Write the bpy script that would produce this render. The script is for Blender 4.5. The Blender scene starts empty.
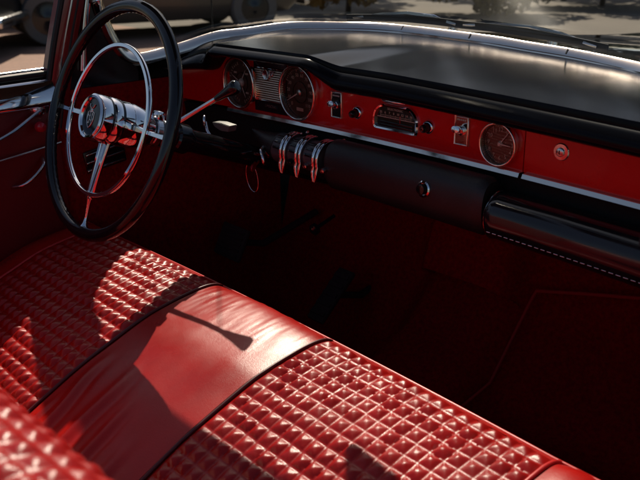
import bpy, bmesh, math, random
from mathutils import Vector, Matrix, noise
random.seed(7)
PI = math.pi
S = bpy.context.scene
COL = S.collection

# ------------------------------------------------------------------ materials
def mat(name, col, rough=0.5, metal=0.0, spec=0.5, coat=0.0, coat_rough=0.05, bump=None, var=None, emit=None, rvar=None):
    m = bpy.data.materials.new(name); m.use_nodes = True
    nt = m.node_tree; N = nt.nodes; L = nt.links
    b = N['Principled BSDF']
    b.inputs['Base Color'].default_value = (*col, 1)
    b.inputs['Roughness'].default_value = rough
    b.inputs['Metallic'].default_value = metal
    b.inputs['Specular IOR Level'].default_value = spec
    b.inputs['Coat Weight'].default_value = coat
    b.inputs['Coat Roughness'].default_value = coat_rough
    tc = N.new('ShaderNodeTexCoord')
    if var:                      # (scale, low, high) multiplies the base colour with soft noise
        n = N.new('ShaderNodeTexNoise'); n.inputs['Scale'].default_value = var[0]; n.inputs['Detail'].default_value = 6
        n.inputs['Roughness'].default_value = 0.62
        L.new(tc.outputs['Object'], n.inputs['Vector'])
        mr = N.new('ShaderNodeMapRange'); mr.inputs['From Min'].default_value = .3; mr.inputs['From Max'].default_value = .7
        mr.inputs['To Min'].default_value = var[1]; mr.inputs['To Max'].default_value = var[2]
        L.new(n.outputs['Fac'], mr.inputs['Value'])
        mx = N.new('ShaderNodeMix'); mx.data_type = 'RGBA'; mx.blend_type = 'MULTIPLY'; mx.inputs['Factor'].default_value = 1
        mx.inputs['A'].default_value = (*col, 1)
        L.new(mr.outputs['Result'], mx.inputs['B']); L.new(mx.outputs['Result'], b.inputs['Base Color'])
    if rvar:                     # (scale, low, high) roughness noise
        n = N.new('ShaderNodeTexNoise'); n.inputs['Scale'].default_value = rvar[0]; n.inputs['Detail'].default_value = 5
        L.new(tc.outputs['Object'], n.inputs['Vector'])
        mr = N.new('ShaderNodeMapRange'); mr.inputs['From Min'].default_value = .3; mr.inputs['From Max'].default_value = .7
        mr.inputs['To Min'].default_value = rvar[1]; mr.inputs['To Max'].default_value = rvar[2]
        L.new(n.outputs['Fac'], mr.inputs['Value']); L.new(mr.outputs['Result'], b.inputs['Roughness'])
    if bump:                     # (kind, scale, strength, distance)
        kind, sc, st, di = bump
        if kind == 'grain':
            t = N.new('ShaderNodeTexVoronoi'); t.inputs['Scale'].default_value = sc; o = t.outputs['Distance']
            t2 = N.new('ShaderNodeTexNoise'); t2.inputs['Scale'].default_value = sc * .22; t2.inputs['Detail'].default_value = 5
            L.new(tc.outputs['Object'], t2.inputs['Vector'])
            ad = N.new('ShaderNodeMath'); ad.operation = 'ADD'; L.new(o, ad.inputs[0]); L.new(t2.outputs['Fac'], ad.inputs[1])
            src = ad.outputs[0]
        else:
            t = N.new('ShaderNodeTexNoise'); t.inputs['Scale'].default_value = sc; t.inputs['Detail'].default_value = 8
            t.inputs['Roughness'].default_value = .65; src = t.outputs['Fac']
        L.new(tc.outputs['Object'], t.inputs['Vector'])
        bp = N.new('ShaderNodeBump'); bp.inputs['Strength'].default_value = st; bp.inputs['Distance'].default_value = di
        L.new(src, bp.inputs['Height']); L.new(bp.outputs['Normal'], b.inputs['Normal'])
    if emit:
        b.inputs['Emission Color'].default_value = (*emit[0], 1); b.inputs['Emission Strength'].default_value = emit[1]
    return m

def glass_mat(name, tint, refl=1.0):
    m = bpy.data.materials.new(name); m.use_nodes = True
    nt = m.node_tree; N = nt.nodes; L = nt.links
    for n in list(N):
        if n.type != 'OUTPUT_MATERIAL': N.remove(n)
    out = [n for n in N if n.type == 'OUTPUT_MATERIAL'][0]
    tr = N.new('ShaderNodeBsdfTransparent'); tr.inputs['Color'].default_value = (*tint, 1)
    gl = N.new('ShaderNodeBsdfGlossy'); gl.inputs['Roughness'].default_value = .02
    fr = N.new('ShaderNodeFresnel'); fr.inputs['IOR'].default_value = 1.45
    mu = N.new('ShaderNodeMath'); mu.operation = 'MULTIPLY'; mu.inputs[1].default_value = refl
    mx = N.new('ShaderNodeMixShader')
    L.new(fr.outputs[0], mu.inputs[0]); L.new(mu.outputs[0], mx.inputs[0])
    L.new(tr.outputs[0], mx.inputs[1]); L.new(gl.outputs[0], mx.inputs[2]); L.new(mx.outputs[0], out.inputs['Surface'])
    return m

M = dict(
    leather=mat('red_leather', (.33, .005, .004), .32, spec=.36, bump=('grain', 900, .22, .0006), var=(9, .78, 1.08), rvar=(14, .25, .40)),
    leather_smooth=mat('red_smooth_leather', (.37, .007, .005), .31, spec=.36, bump=('grain', 900, .20, .0006), var=(6, .76, 1.1), rvar=(16, .24, .40)),
    piping=mat('red_piping', (.52, .02, .02), .32, spec=.5),
    dark_seam=mat('dark_seam', (.075, .005, .006), .4),
    red_paint=mat('red_enamel', (.64, .005, .006), .30, spec=.45, coat=.35, coat_rough=.08, var=(5, .93, 1.04), bump=('noise', 14, .10, .002), rvar=(26, .24, .36)),
    black_gloss=mat('black_gloss', (.010, .010, .012), .12, spec=.55, var=(6, .7, 1.4), rvar=(22, .07, .2)),
    black_pad=mat('black_pad_vinyl', (.006, .007, .010), .17, spec=.10, bump=('noise', 700, .05, .0003)),
    black_roll=mat('black_roll_leather', (.013, .012, .012), .42, spec=.5, bump=('grain', 620, .35, .0008), var=(12, .7, 1.5)),
    black_bakelite=mat('black_bakelite', (.008, .008, .009), .10, spec=.55, rvar=(40, .06, .16)),
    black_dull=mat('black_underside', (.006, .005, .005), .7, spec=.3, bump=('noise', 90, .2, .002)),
    rubber=mat('black_rubber', (.012, .012, .012), .5, spec=.4),
    chrome=mat('chrome', (.86, .86, .88), .05, metal=1, rvar=(30, .03, .10)),
    chrome_warm=mat('warm_chrome', (.88, .77, .68), .09, metal=1, rvar=(50, .06, .16)),  # warm tint puts warm reflections into the metal's own colour
    chrome_worn=mat('worn_chrome', (.74, .73, .72), .16, metal=1, rvar=(60, .10, .28), var=(40, .8, 1.05)),
    alum=mat('brushed_aluminium', (.66, .62, .58), .30, metal=1),
    alum_warm=mat('warm_aluminium', (.92, .66, .50), .30, metal=1),
    grey_metal=mat('grey_vent_metal', (.11, .11, .112), .40, metal=.4, rvar=(30, .3, .5)),
    carpet=mat('dark_red_carpet', (.26, .006, .007), .95, spec=.1, bump=('noise', 260, .9, .004), var=(120, .6, 1.3)),
    door_trim=mat('door_trim_vinyl', (.13, .005, .007), .42, spec=.4, bump=('grain', 700, .2, .0006), var=(5, .8, 1.15)),
    dial=mat('dial_face', (.075, .044, .030), .35, spec=.4, coat=.3, var=(30, .7, 1.3)),
    dial_mid=mat('dial_boss', (.11, .075, .055), .3, metal=.6),
    cream=mat('cream_print', (.55, .45, .34), .5),
    needle=mat('needle_white', (.75, .66, .55), .4),
    red_knob=mat('red_plastic', (.42, .012, .03), .18, spec=.6),
    radio=mat('radio_dial', (.020, .024, .014), .22, coat=.5),
    white_print=mat('white_print', (.6, .6, .56), .5),
    lens=glass_mat('gauge_lens', (.97, .96, .94), .9),
    glass=glass_mat('windshield_glass', (.965, .975, .97), .05),
    mirror=mat('mirror_silver', (.9, .9, .9), .02, metal=1),
    hood=mat('black_body_paint', (.010, .010, .011), .08, spec=.5, coat=1.0, coat_rough=.03),
    visor=mat('visor_cloth', (.035, .03, .03), .85),
    pillar_red=mat('pillar_red_paint', (.20, .012, .012), .22, spec=.5, coat=.5),
    keys=mat('key_brass', (.55, .45, .28), .3, metal=1),
)

# ------------------------------------------------------------------ object helpers
def tag(o, label=None, cat=None, group=None, kind=None):
    if label: o['label'] = label
    if cat: o['category'] = cat
    if group: o['group'] = group
    if kind: o['kind'] = kind
    return o

def thing(name, loc, label, cat, group=None):
    o = bpy.data.objects.new(name, None); COL.objects.link(o)
    o.location = loc; o.empty_display_size = .05
    return tag(o, label, cat, group)

def world_loc(o):
    v = Vector((0, 0, 0))
    while o is not None:
        v += o.location; o = o.parent
    return v

def obj(name, bm, material, parent=None, smooth=True, angle=40, kind=None, recalc=True):
    """link a bmesh whose coordinates are in the world as ONE object with its origin at its centre"""
    if recalc: bmesh.ops.recalc_face_normals(bm, faces=bm.faces[:])
    vs = bm.verts
    lo = Vector([min(v.co[i] for v in vs) for i in range(3)]); hi = Vector([max(v.co[i] for v in vs) for i in range(3)])
    c = (lo + hi) / 2
    for v in vs: v.co -= c
    me = bpy.data.meshes.new(name); bm.to_mesh(me); bm.free()
    for mm in (material if isinstance(material, (list, tuple)) else [material]): me.materials.append(mm)
    if smooth:
        for p in me.polygons: p.use_smooth = True
        me.set_sharp_from_angle(angle=math.radians(angle))
    o = bpy.data.objects.new(name, me); COL.objects.link(o)
    if parent is not None:
        o.parent = parent; o.location = c - world_loc(parent)
    else: o.location = c
    if kind: o['kind'] = kind
    return o

def B(): return bmesh.new()

def V(*a): return Vector(a)

def box(bm, c, size, rot=None, bevel=0.0):
    r = bmesh.ops.create_cube(bm, size=1)
    vs = r['verts']
    m = Matrix.Translation(Vector(c)) @ ((rot.to_4x4() if rot is not None else Matrix.Identity(4))) @ Matrix.Diagonal((*size, 1))
    for v in vs: v.co = m @ v.co
    if bevel:
        es = list({e for v in vs for e in v.link_edges})
        bmesh.ops.bevel(bm, geom=es, offset=bevel, segments=2, affect='EDGES', profile=.5)
    return bm

def frames(pts, closed=False, up=None):
    n = len(pts); T = []
    for i in range(n):
        if closed: t = pts[(i + 1) % n] - pts[i - 1]
        else: t = pts[min(i + 1, n - 1)] - pts[max(i - 1, 0)]
        T.append(t.normalized())
    out = []
    u = up or (Vector((0, 0, 1)) if abs(T[0].z) < .9 else Vector((1, 0, 0)))
    x = (u - T[0] * u.dot(T[0])).normalized()
    for i in range(n):
        if up is not None: x = (up - T[i] * up.dot(T[i])).normalized()
        else: x = (x - T[i] * x.dot(T[i])).normalized()
        out.append((T[i], x, T[i].cross(x)))
    return out

def sweep(bm, pts, prof, closed=False, up=None, scale=None, cap=True):
    """prof: list of (a,b) offsets: a along the frame's up, b along its side"""
    pts = [Vector(p) for p in pts]; fr = frames(pts, closed, up); k = len(prof); rings = []
    for i, p in enumerate(pts):
        s = 1 if scale is None else scale[i]
        rings.append([bm.verts.new(p + fr[i][1] * a * s + fr[i][2] * b * s) for a, b in prof])
    n = len(pts)
    for i in range(n if closed else n - 1):
        A, C = rings[i], rings[(i + 1) % n]
        for j in range(k): bm.faces.new((A[j], A[(j + 1) % k], C[(j + 1) % k], C[j]))
    if cap and not closed:
        bm.faces.new(rings[0][::-1]); bm.faces.new(rings[-1])
    return bm

def circ(r, n=12, ra=None): return [(r * math.cos(2 * PI * i / n), (ra or r) * math.sin(2 * PI * i / n)) for i in range(n)]

def tube(bm, pts, r, n=12, closed=False, up=None):
    if isinstance(r, (list, tuple)): return sweep(bm, pts, circ(1, n), closed, up, scale=r)
    return sweep(bm, pts, circ(r, n), closed, up)

def lathe(bm, prof, o, axis, n=40, xref=None):
    """prof: list of (radius, height along axis)"""
    o = Vector(o); a = Vector(axis).normalized()
    x = Vector(xref) if xref is not None else (Vector((0, 0, 1)) if abs(a.z) < .9 else Vector((1, 0, 0)))
    x = (x - a * x.dot(a)).normalized(); y = a.cross(x)
    rings = []
    for r, h in prof:
        if r < 1e-6: rings.append([bm.verts.new(o + a * h)])
        else: rings.append([bm.verts.new(o + a * h + (x * math.cos(2 * PI * i / n) + y * math.sin(2 * PI * i / n)) * r) for i in range(n)])
    for A, C in zip(rings, rings[1:]):
        for i in range(n):
            j = (i + 1) % n
            if len(A) == 1 and len(C) == 1: continue
            if len(A) == 1: bm.faces.new((A[0], C[i], C[j]))
            elif len(C) == 1: bm.faces.new((A[i], A[j], C[0]))
            else: bm.faces.new((A[i], A[j], C[j], C[i]))
    return bm

def torus(bm, c, R, r, ex, ey, n=64, k=12, a0=0, a1=2 * PI):
    full = abs(a1 - a0 - 2 * PI) < 1e-4
    m = n if full else n + 1
    pts = [Vector(c) + Vector(ex) * R * math.cos(a0 + (a1 - a0) * i / n) + Vector(ey) * R * math.sin(a0 + (a1 - a0) * i / n) for i in range(m)]
    return tube(bm, pts, r, k, closed=full)

def grid(bm, P):
    R = [[bm.verts.new(p) for p in row] for row in P]
    for a, b in zip(R, R[1:]):
        for i in range(len(a) - 1): bm.faces.new((a[i], a[i + 1], b[i + 1], b[i]))
    return R

def extrude_outline(bm, pts2, fn, d0, d1):
    """closed outline pts2 -> solid between fn(p, d0) and fn(p, d1)"""
    A = [bm.verts.new(fn(p, d0)) for p in pts2]; C = [bm.verts.new(fn(p, d1)) for p in pts2]
    n = len(A)
    for i in range(n): bm.faces.new((A[i], A[(i + 1) % n], C[(i + 1) % n], C[i]))
    bm.faces.new(A[::-1]); bm.faces.new(C)
    return bm

def interp(x, xs, ys):
    if x <= xs[0]: return ys[0]
    for i in range(1, len(xs)):
        if x <= xs[i]:
            t = (x - xs[i - 1]) / (xs[i] - xs[i - 1]); return ys[i - 1] + t * (ys[i] - ys[i - 1])
    return ys[-1]

def spline(P, per=8):
    """Catmull-Rom through tuples"""
    P = [Vector(p) for p in P]; out = []
    Q = [P[0] * 2 - P[1]] + P + [P[-1] * 2 - P[-2]]
    for i in range(1, len(Q) - 2):
        a, b, c, d = Q[i - 1:i + 3]
        for k in range(per):
            t = k / per
            out.append(.5 * ((2 * b) + (c - a) * t + (2 * a - 5 * b + 4 * c - d) * t * t + (3 * b - a - 3 * c + d) * t ** 3))
    out.append(P[-1]); return out

def smoothstep(a, b, x):
    t = max(0, min(1, (x - a) / (b - a))); return t * t * (3 - 2 * t)

def text_bm(s, size, origin, ex, ez, depth=.0004, spacing=1.0, align='CENTER'):
    cu = bpy.data.curves.new('lettering', 'FONT'); cu.body = s; cu.size = size; cu.extrude = depth; cu.align_x = align; cu.align_y = 'CENTER'
    cu.space_character = spacing; cu.resolution_u = 3
    t = bpy.data.objects.new('lettering', cu); COL.objects.link(t)
    bpy.context.view_layer.update()
    me = bpy.data.meshes.new_from_object(t.evaluated_get(bpy.context.evaluated_depsgraph_get()))
    bm = B(); bm.from_mesh(me)
    bpy.data.objects.remove(t); bpy.data.curves.remove(cu); bpy.data.meshes.remove(me)
    ex = Vector(ex).normalized(); ez = Vector(ez).normalized(); ny = ex.cross(ez)
    for v in bm.verts: v.co = Vector(origin) + ex * v.co.x + ez * v.co.y + ny * v.co.z
    return bm

def merge(dst, src):
    me = bpy.data.meshes.new('tmp'); src.to_mesh(me); src.free(); dst.from_mesh(me); bpy.data.meshes.remove(me); return dst

# ------------------------------------------------------------------ car interior: shared curves
KB = .0712
def bow(X): return -KB * X * X
def base_y(X):
    a = abs(X)
    y = .42 * (1 - (a / .715) ** 5) if X < 0 else .42 * (1 - (min(a, .72) / .72) ** 2.6)
    return max(y, -.2)
BX = [-.70, -.69, -.66, -.6, -.5, -.4, -.25, -.1, 0, .1, .2, .3, .5, .7]
BZ = [.138, .1425, .148, .159, .157, .1555, .151, .1465, .141, .1365, .131, .127, .124, .12]
def base_z(X): return interp(X, BX, BZ)
BASE = [(-.696, -.222, .34), (-.699, -.240, .26), (-.702, -.222, .19), (-.703, -.195, .137), (-.704, -.165, .113), (-.703, -.12, .110), (-.703, -.02, .124)] + \
       [(X, base_y(X), base_z(X)) for X in (-.69, -.66, -.6, -.5, -.4, -.25, -.1, 0, .1, .2, .3, .42, .55, .65)] + \
       [(.70, .02, .12), (.712, -.1, .118), (.708, -.165, .113), (.704, -.195, .137), (.702, -.222, .19), (.699, -.240, .26), (.696, -.222, .34)]
BASE_S = spline(BASE, 10)

# ------------------------------------------------------------------ DASHBOARD
dash = thing('dashboard', (0, .1, 0), 'red and black dashboard with chrome trim under the windshield, full of round dials and knobs', 'dashboard')

def brow(X): return smoothstep(-.118, -.215, X) * smoothstep(-.560, -.505, X)
def crease_z(X): return (.138 - .022 * max(X, 0)) + .017 * brow(X) - .045 * smoothstep(-.55, -.72, X)
def pad_low(X): return .088 - .022 * max(X, 0) + .040 * brow(X) - .012 * smoothstep(-.55, -.72, X)

# padded top: one closed skin swept along X
bm = B(); rows = []
NX = 170
for i in range(NX + 1):
    X = -.705 + 1.415 * i / NX
    b = brow(X); y0 = bow(X); zl = pad_low(X); zc = crease_z(X)
    out = .014 * b                       # the brow reaches further back
    yb = max(base_y(X), y0 + .02); zb = base_z(X) - .004
    h = zc - zl
    prof = [(.030, zl + .004), (.006, zl + .001), (-.014 - out, zl - .001), (-.028 - out, zl + .02 * h), (-.0400 - out, zl + .10 * h), (-.0458 - out, zl + .22 * h),
            (-.0468 - out, zl + .36 * h), (-.0450 - out, zl + .47 * h), (-.0412 - out, zl + .58 * h), (-.0365 - out, zl + .69 * h), (-.0315 - out, zl + .79 * h), (-.0290 - out, zl + .80 * h),
            (-.0275 - out, zl + .78 * h), (-.0270 - out, zl + .98 * h), (-.0260 - out, zl + 1.02 * h)]
    row = [Vector((X, y0 + y, z)) for y, z in prof]
    ys, zs = row[-1].y, row[-1].z
    for k in range(1, 21):
        t = k / 20
        y = ys + (yb - ys) * t
        z = zs + (zb - zs) * smoothstep(0, 1, t) + .006 * math.sin(PI * t) * (1 - .5 * b)
        z += .0008 * noise.noise(Vector((X * 4, y * 7, 2)))
        row.append(Vector((X, y, z)))
    row.append(Vector((X, yb + .004, zb - .03))); row.append(Vector((X, .03 + y0, zl - .01)) if yb > y0 + .06 else Vector((X, y0 + .024, zl - .01)))
    rows.append(row)
R = grid(bm, rows)
for a, c in zip(R, R[1:]): bm.faces.new((a[-1], c[-1], c[0], a[0]))
bm.faces.new(R[0]); bm.faces.new(R[-1][::-1])
obj('dash_pad', bm, M['black_pad'], dash, angle=38)

# red panel
SPLIT = .297
def panel(X0, X1, name):
    bm = B(); n = max(8, int((X1 - X0) / .012)); rows = []
    for i in range(n + 1):
        X = X0 + (X1 - X0) * i / n; y = bow(X); zt = pad_low(X) + .006
        e = .0025
        rows.append([Vector((X, y + .012, .0035)), Vector((X, y + e * .3, .0035)), Vector((X, y, .006)), Vector((X, y, .03)), Vector((X, y, .055)), Vector((X, y, zt)), Vector((X, y + .012, zt))])
    R = grid(bm, rows)
    for a, c in zip(R, R[1:]): bm.faces.new((a[-1], c[-1], c[0], a[0]))
    bm.faces.new(R[0]); bm.faces.new(R[-1][::-1])
    return obj(name, bm, M['red_paint'], dash)
panel(-.698, SPLIT - .0012, 'instrument_panel')
glove = panel(SPLIT + .0012, .705, 'glove_box_door')

def strip(X0, X1, name, parent):
    bm = B(); n = max(6, int((X1 - X0) / .02))
    pts = [(X0 + (X1 - X0) * i / n, bow(X0 + (X1 - X0) * i / n) - .004, -.0005) for i in range(n + 1)]
    sweep(bm, pts, [(.0040, -.006), (.0040, .0012), (.0036, .0022), (-.0034, .0056), (-.0042, .0052), (-.0044, -.006)], up=Vector((0, 0, 1)))
    return obj(name, bm, M['chrome_warm'], parent, angle=30)
strip(-.52, SPLIT - .003, 'trim_strip', dash)
strip(SPLIT + .004, .700, 'trim_strip', dash)

# black lower dash behind the rolls
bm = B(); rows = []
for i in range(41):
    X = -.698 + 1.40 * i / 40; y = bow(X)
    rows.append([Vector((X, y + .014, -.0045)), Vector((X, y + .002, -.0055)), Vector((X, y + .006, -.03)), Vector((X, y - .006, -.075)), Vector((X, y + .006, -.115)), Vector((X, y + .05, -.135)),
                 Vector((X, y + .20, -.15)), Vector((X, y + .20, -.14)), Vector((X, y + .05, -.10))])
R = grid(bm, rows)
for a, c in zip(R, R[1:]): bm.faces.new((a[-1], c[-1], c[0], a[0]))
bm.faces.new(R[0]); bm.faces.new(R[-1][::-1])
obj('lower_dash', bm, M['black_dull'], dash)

# black leather roll (heater duct)
def roll(X0, X1, prof, name, material, endr=.006, n=40, wob=.0008):
    bm = B(); pts = []; sc = []
    for i in range(n + 1):
        t = i / n; X = X0 + (X1 - X0) * t
        d = min(X - X0, X1 - X)
        s = 1 - .14 * (1 - min(1, d / endr)) ** 2 if endr else 1
        pts.append(Vector((X, bow(X), 0))); sc.append(s)
    rows = []
    cy = sum(p[0] for p in prof) / len(prof); cz = sum(p[1] for p in prof) / len(prof)
    for p, s in zip(pts, sc):
        rows.append([Vector((p.x, p.y + cy + (a - cy) * s + wob * noise.noise(Vector((p.x * 14, a * 60, b * 60))), cz + (b - cz) * s + wob * noise.noise(Vector((p.x * 11, b * 50, 9))))) for a, b in prof])
    R = grid(bm, rows)
    for a, c in zip(R, R[1:]): bm.faces.new((a[-1], c[-1], c[0], a[0]))
    bm.faces.new(R[0]); bm.faces.new(R[-1][::-1])
    return obj(name, bm, material, dash, angle=50)
def ell(cy, cz, ry, rz, n=28, p=2.0, a0=0):
    out = []
    for i in range(n):
        t = 2 * PI * i / n + a0; c, s = math.cos(t), math.sin(t)
        out.append((cy + ry * math.copysign(abs(c) ** (2 / p), c), cz + rz * math.copysign(abs(s) ** (2 / p), s)))
    return out
duct = roll(-.140, .263, ell(-.034, -.058, .034, .052, p=2.3), 'padded_roll', M['black_roll'], endr=.008)
gl = roll(.270, .702, ell(-.030, -.068, .045, .041, n=36, p=2.15), 'lower_glove_panel', M['black_gloss'], endr=.010, wob=.0006)
bm = B()
tube(bm, [Vector((.2735, bow(.27) - .030 + .0395 * math.cos(t), -.070 + .0415 * math.sin(t))) for t in [PI * (.42 + .02 * i) for i in range(58)]], .0016, 8)
obj('edge_trim', bm, M['chrome_worn'], gl)
bm = B()
for i in range(34):  # bright dashes stand in for a broken reflection along the panel's lower edge
    X = .285 + .0122 * i
    box(bm, (X, bow(X) - .0690, -.0885), (.0080, .003, .0014), bevel=.0005)
obj('dashed_glint', bm, M['chrome_worn'], gl, smooth=False)

# cigarette lighter on the roll
bm = B(); lo = V(.135, bow(.135) - .0675, -.047); ax = V(0, -1, .12)
lathe(bm, [(.006, -.004), (.0150, -.002), (.0152, .003), (.0128, .005), (.0108, .003), (.0106, 0), (0, 0)], lo, ax)
lt = obj('lighter', bm, M['chrome'], duct)
bm = B(); lathe(bm, [(0, 0), (.0098, .0005), (.0098, .009), (.0090, .0115), (.0050, .0122), (0, .0120)], lo, ax); obj('knob', bm, M['black_bakelite'], lt)

# ---------------- gauges
def disc_pt(cx, cz, y, a, r):            # angle from twelve o'clock, clockwise as the driver sees it
    X = cx + r * math.sin(a); return Vector((X, bow(cx) + y, cz + r * math.cos(a)))

def gauge(cx, cz, D, kind, label=None):
    r = D / 2; o = V(cx, bow(cx), cz); ax = V(2 * -KB * cx * -1 * 0, -1, 0)
    bm = B(); lathe(bm, [(r * .97, -.004), (r * 1.0, .004), (r, .0085), (r * .985, .0130), (r * .965, .0148), (r * .945, .0145), (r * .925, .0120), (r * .912, .0085), (r * .905, .004), (r * .905, -.002)], o, ax, 72)
    torus(bm, o + ax * .0135, r * .968, .0030 if D > .1 else .0022, V(1, 0, 0), V(0, 0, 1), 72, 10)
    g = obj('gauge', bm, M['chrome_warm'], dash)
    if label: g['label'] = label
    bm = B(); lathe(bm, [(0, .0030), (r * .55, .0028), (r * .9, .0034), (r * .904, .001)], o, ax, 64)
    d = obj('dial', bm, M['dial'], g)
    bm = B()
    y = -.0042
    def tick(a, r0, r1, w):
        p0, p1 = disc_pt(cx, cz, y, a, r0), disc_pt(cx, cz, y, a, r1)
        t = (p1 - p0).normalized(); s = t.cross(V(0, 1, 0))
        c = (p0 + p1) / 2
        m3 = Matrix((s, V(0, 1, 0), t)).transposed()
        box(bm, c, (w, .0008, (p1 - p0).length), m3)
    if kind == 'speed':
        for i in range(45):
            a = math.radians(-135 + 270 * i / 44)
            tick(a, r * (.76 if i % 4 == 0 else .81), r * .86, .0013 if i % 4 == 0 else .0007)
        for i in range(12):
            a = math.radians(-135 + 270 * i / 11)
            p = disc_pt(cx, cz, y, a, r * .63)
            merge(bm, text_bm(str(i * 10), .0105, p, V(1, 0, 0), V(0, 0, 1)))
        p = disc_pt(cx, cz, y, math.radians(180), r * .62)
        box(bm, p, (.022, .0008, .007))
    elif kind == 'clock':
        for i in range(60):
            a = 2 * PI * i / 60; tick(a, r * (.78 if i % 5 == 0 else .82), r * .86, .0010 if i % 5 == 0 else .0005)
        for i in range(12):
            a = 2 * PI * (i + 1) / 12
            merge(bm, text_bm(str(i + 1), .0100, disc_pt(cx, cz, y, a, r * .66), V(1, 0, 0), V(0, 0, 1)))
    else:
        for q in range(4):
            ac = math.radians(45 + 90 * q)
            for i in range(7):
                a = ac + math.radians(-30 + 10 * i); tick(a, r * .68, r * (.80 if i % 3 == 0 else .75), .0014)
            p = disc_pt(cx, cz, y, ac, r * .52); box(bm, p, (.011, .0008, .004))
    obj('dial_marking', bm, M['cream'], d, smooth=False)
    def needle(a, ln, tail, w, name='needle'):
        bm = B()
        p0 = disc_pt(cx, cz, -.0062, a + PI, tail); p1 = disc_pt(cx, cz, -.0062, a, ln)
        sweep(bm, [p0, p0.lerp(p1, .3), p1], [(.0004, w), (.0004, -w), (-.0004, -w), (-.0004, w)], up=V(0, 1, 0), scale=[1, .9, .3])
        obj(name, bm, M['needle'], g)
    bm = B()
    if kind == 'speed':
        lathe(bm, [(0, .0095), (.004, .009), (.007, .0075), (.0085, .0040)], o, ax, 32); needle(math.radians(-118), r * .78, r * .12, .0016)
    elif kind == 'clock':
        lathe(bm, [(0, .0085), (.003, .008), (.0045, .0055), (.005, .0035)], o, ax, 24); needle(math.radians(93), r * .58, r * .1, .0014); needle(math.radians(38), r * .76, r * .12, .0009)
    else:
        lathe(bm, [(0, .0095), (.0055, .009), (.0085, .0065), (.0095, .0035)], o, ax, 32)
        for q, da in enumerate((-12, 18, 6, -20)): needle(math.radians(45 + 90 * q + da), r * .62, -r * .2, .0013)
    obj('centre_boss', bm, M['needle'] if kind != 'speed' else M['alum'], g)
    if kind != 'clock':
        bm = B(); lathe(bm, [(r * .36, .0036), (r * .37, .0052), (r * .40, .0052), (r * .41, .0034)], o, ax, 48); obj('inner_ring', bm, M['dial_mid'], d)
    bm = B(); lathe(bm, [(0, .0108), (r * .5, .0105), (r * .93, .0098)], o, ax, 48); obj('lens', bm, M['lens'], g)
    return g
gauge(-.469, .0668, .1171, 'multi')
gauge(-.2743, .0668, .1171, 'speed')
gauge(.2493, .0450, .0744, 'clock', 'small clock with cream numerals and two thin hands')

# plate and ribbed grille between the two big gauges
bm = B(); xm = -.3715
extrude_outline(bm, [(-.425, .010), (-.318, .010), (-.318, .120), (-.425, .120)], lambda p, d: V(p[0], bow(p[0]) - d, p[1]), -.001, .0030)
pl = obj('cluster_plate', bm, M['black_gloss'], dash, smooth=False)
bm = B()
for i in range(14):
    z = .0395 + .0049 * i
    pts = [V(-.418 + .0093 * k, bow(-.418 + .0093 * k) - .0048, z) for k in range(11)]
    sweep(bm, pts, [(.0019, -.0018), (.0010, .0014), (-.0010, .0022), (-.0019, -.0018)], up=V(0, 0, 1))
obj('ribbed_grille', bm, M['alum_warm'], pl, angle=20)
for z in (.0355, .1085):
    bm = B()
    pts = [V(-.42 + .0097 * k, bow(-.42 + .0097 * k) - .0045, z) for k in range(11)]
    sweep(bm, pts, circ(.0016, 8), up=V(0, 0, 1))
    obj('chrome_bead', bm, M['chrome'], pl)
bm = text_bm('SPECIAL', .0088, V(-.3700, bow(-.372) - .0036, .0235), V(1, 0, 0), V(0, 0, 1), .0005, 1.35); obj('lettering', bm, M['alum'], pl, smooth=False)
# round winged badge on the grille
bm = B(); eo = V(-.378, bow(-.378) - .0065, .094)
lathe(bm, [(.0102, -.004), (.0118, .001), (.0110, .0028), (.0092, .0016), (0, .0012)], eo, V(0, -1, 0), 32)
for s in (-1, 1):
    for k in range(3):
        sweep(bm, [eo + V(s * .009, 0, .006 - .005 * k), eo + V(s * .018, 0, .0085 - .004 * k), eo + V(s * (.029 - .004 * k), 0, .0105 - .0035 * k)], [(.0016, .0012), (.0016, -.0012), (-.0016, -.0012), (-.0016, .0012)], up=V(0, 0, 1), scale=[1, .9, .4])
obj('badge', bm, M['chrome_worn'], pl)

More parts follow.
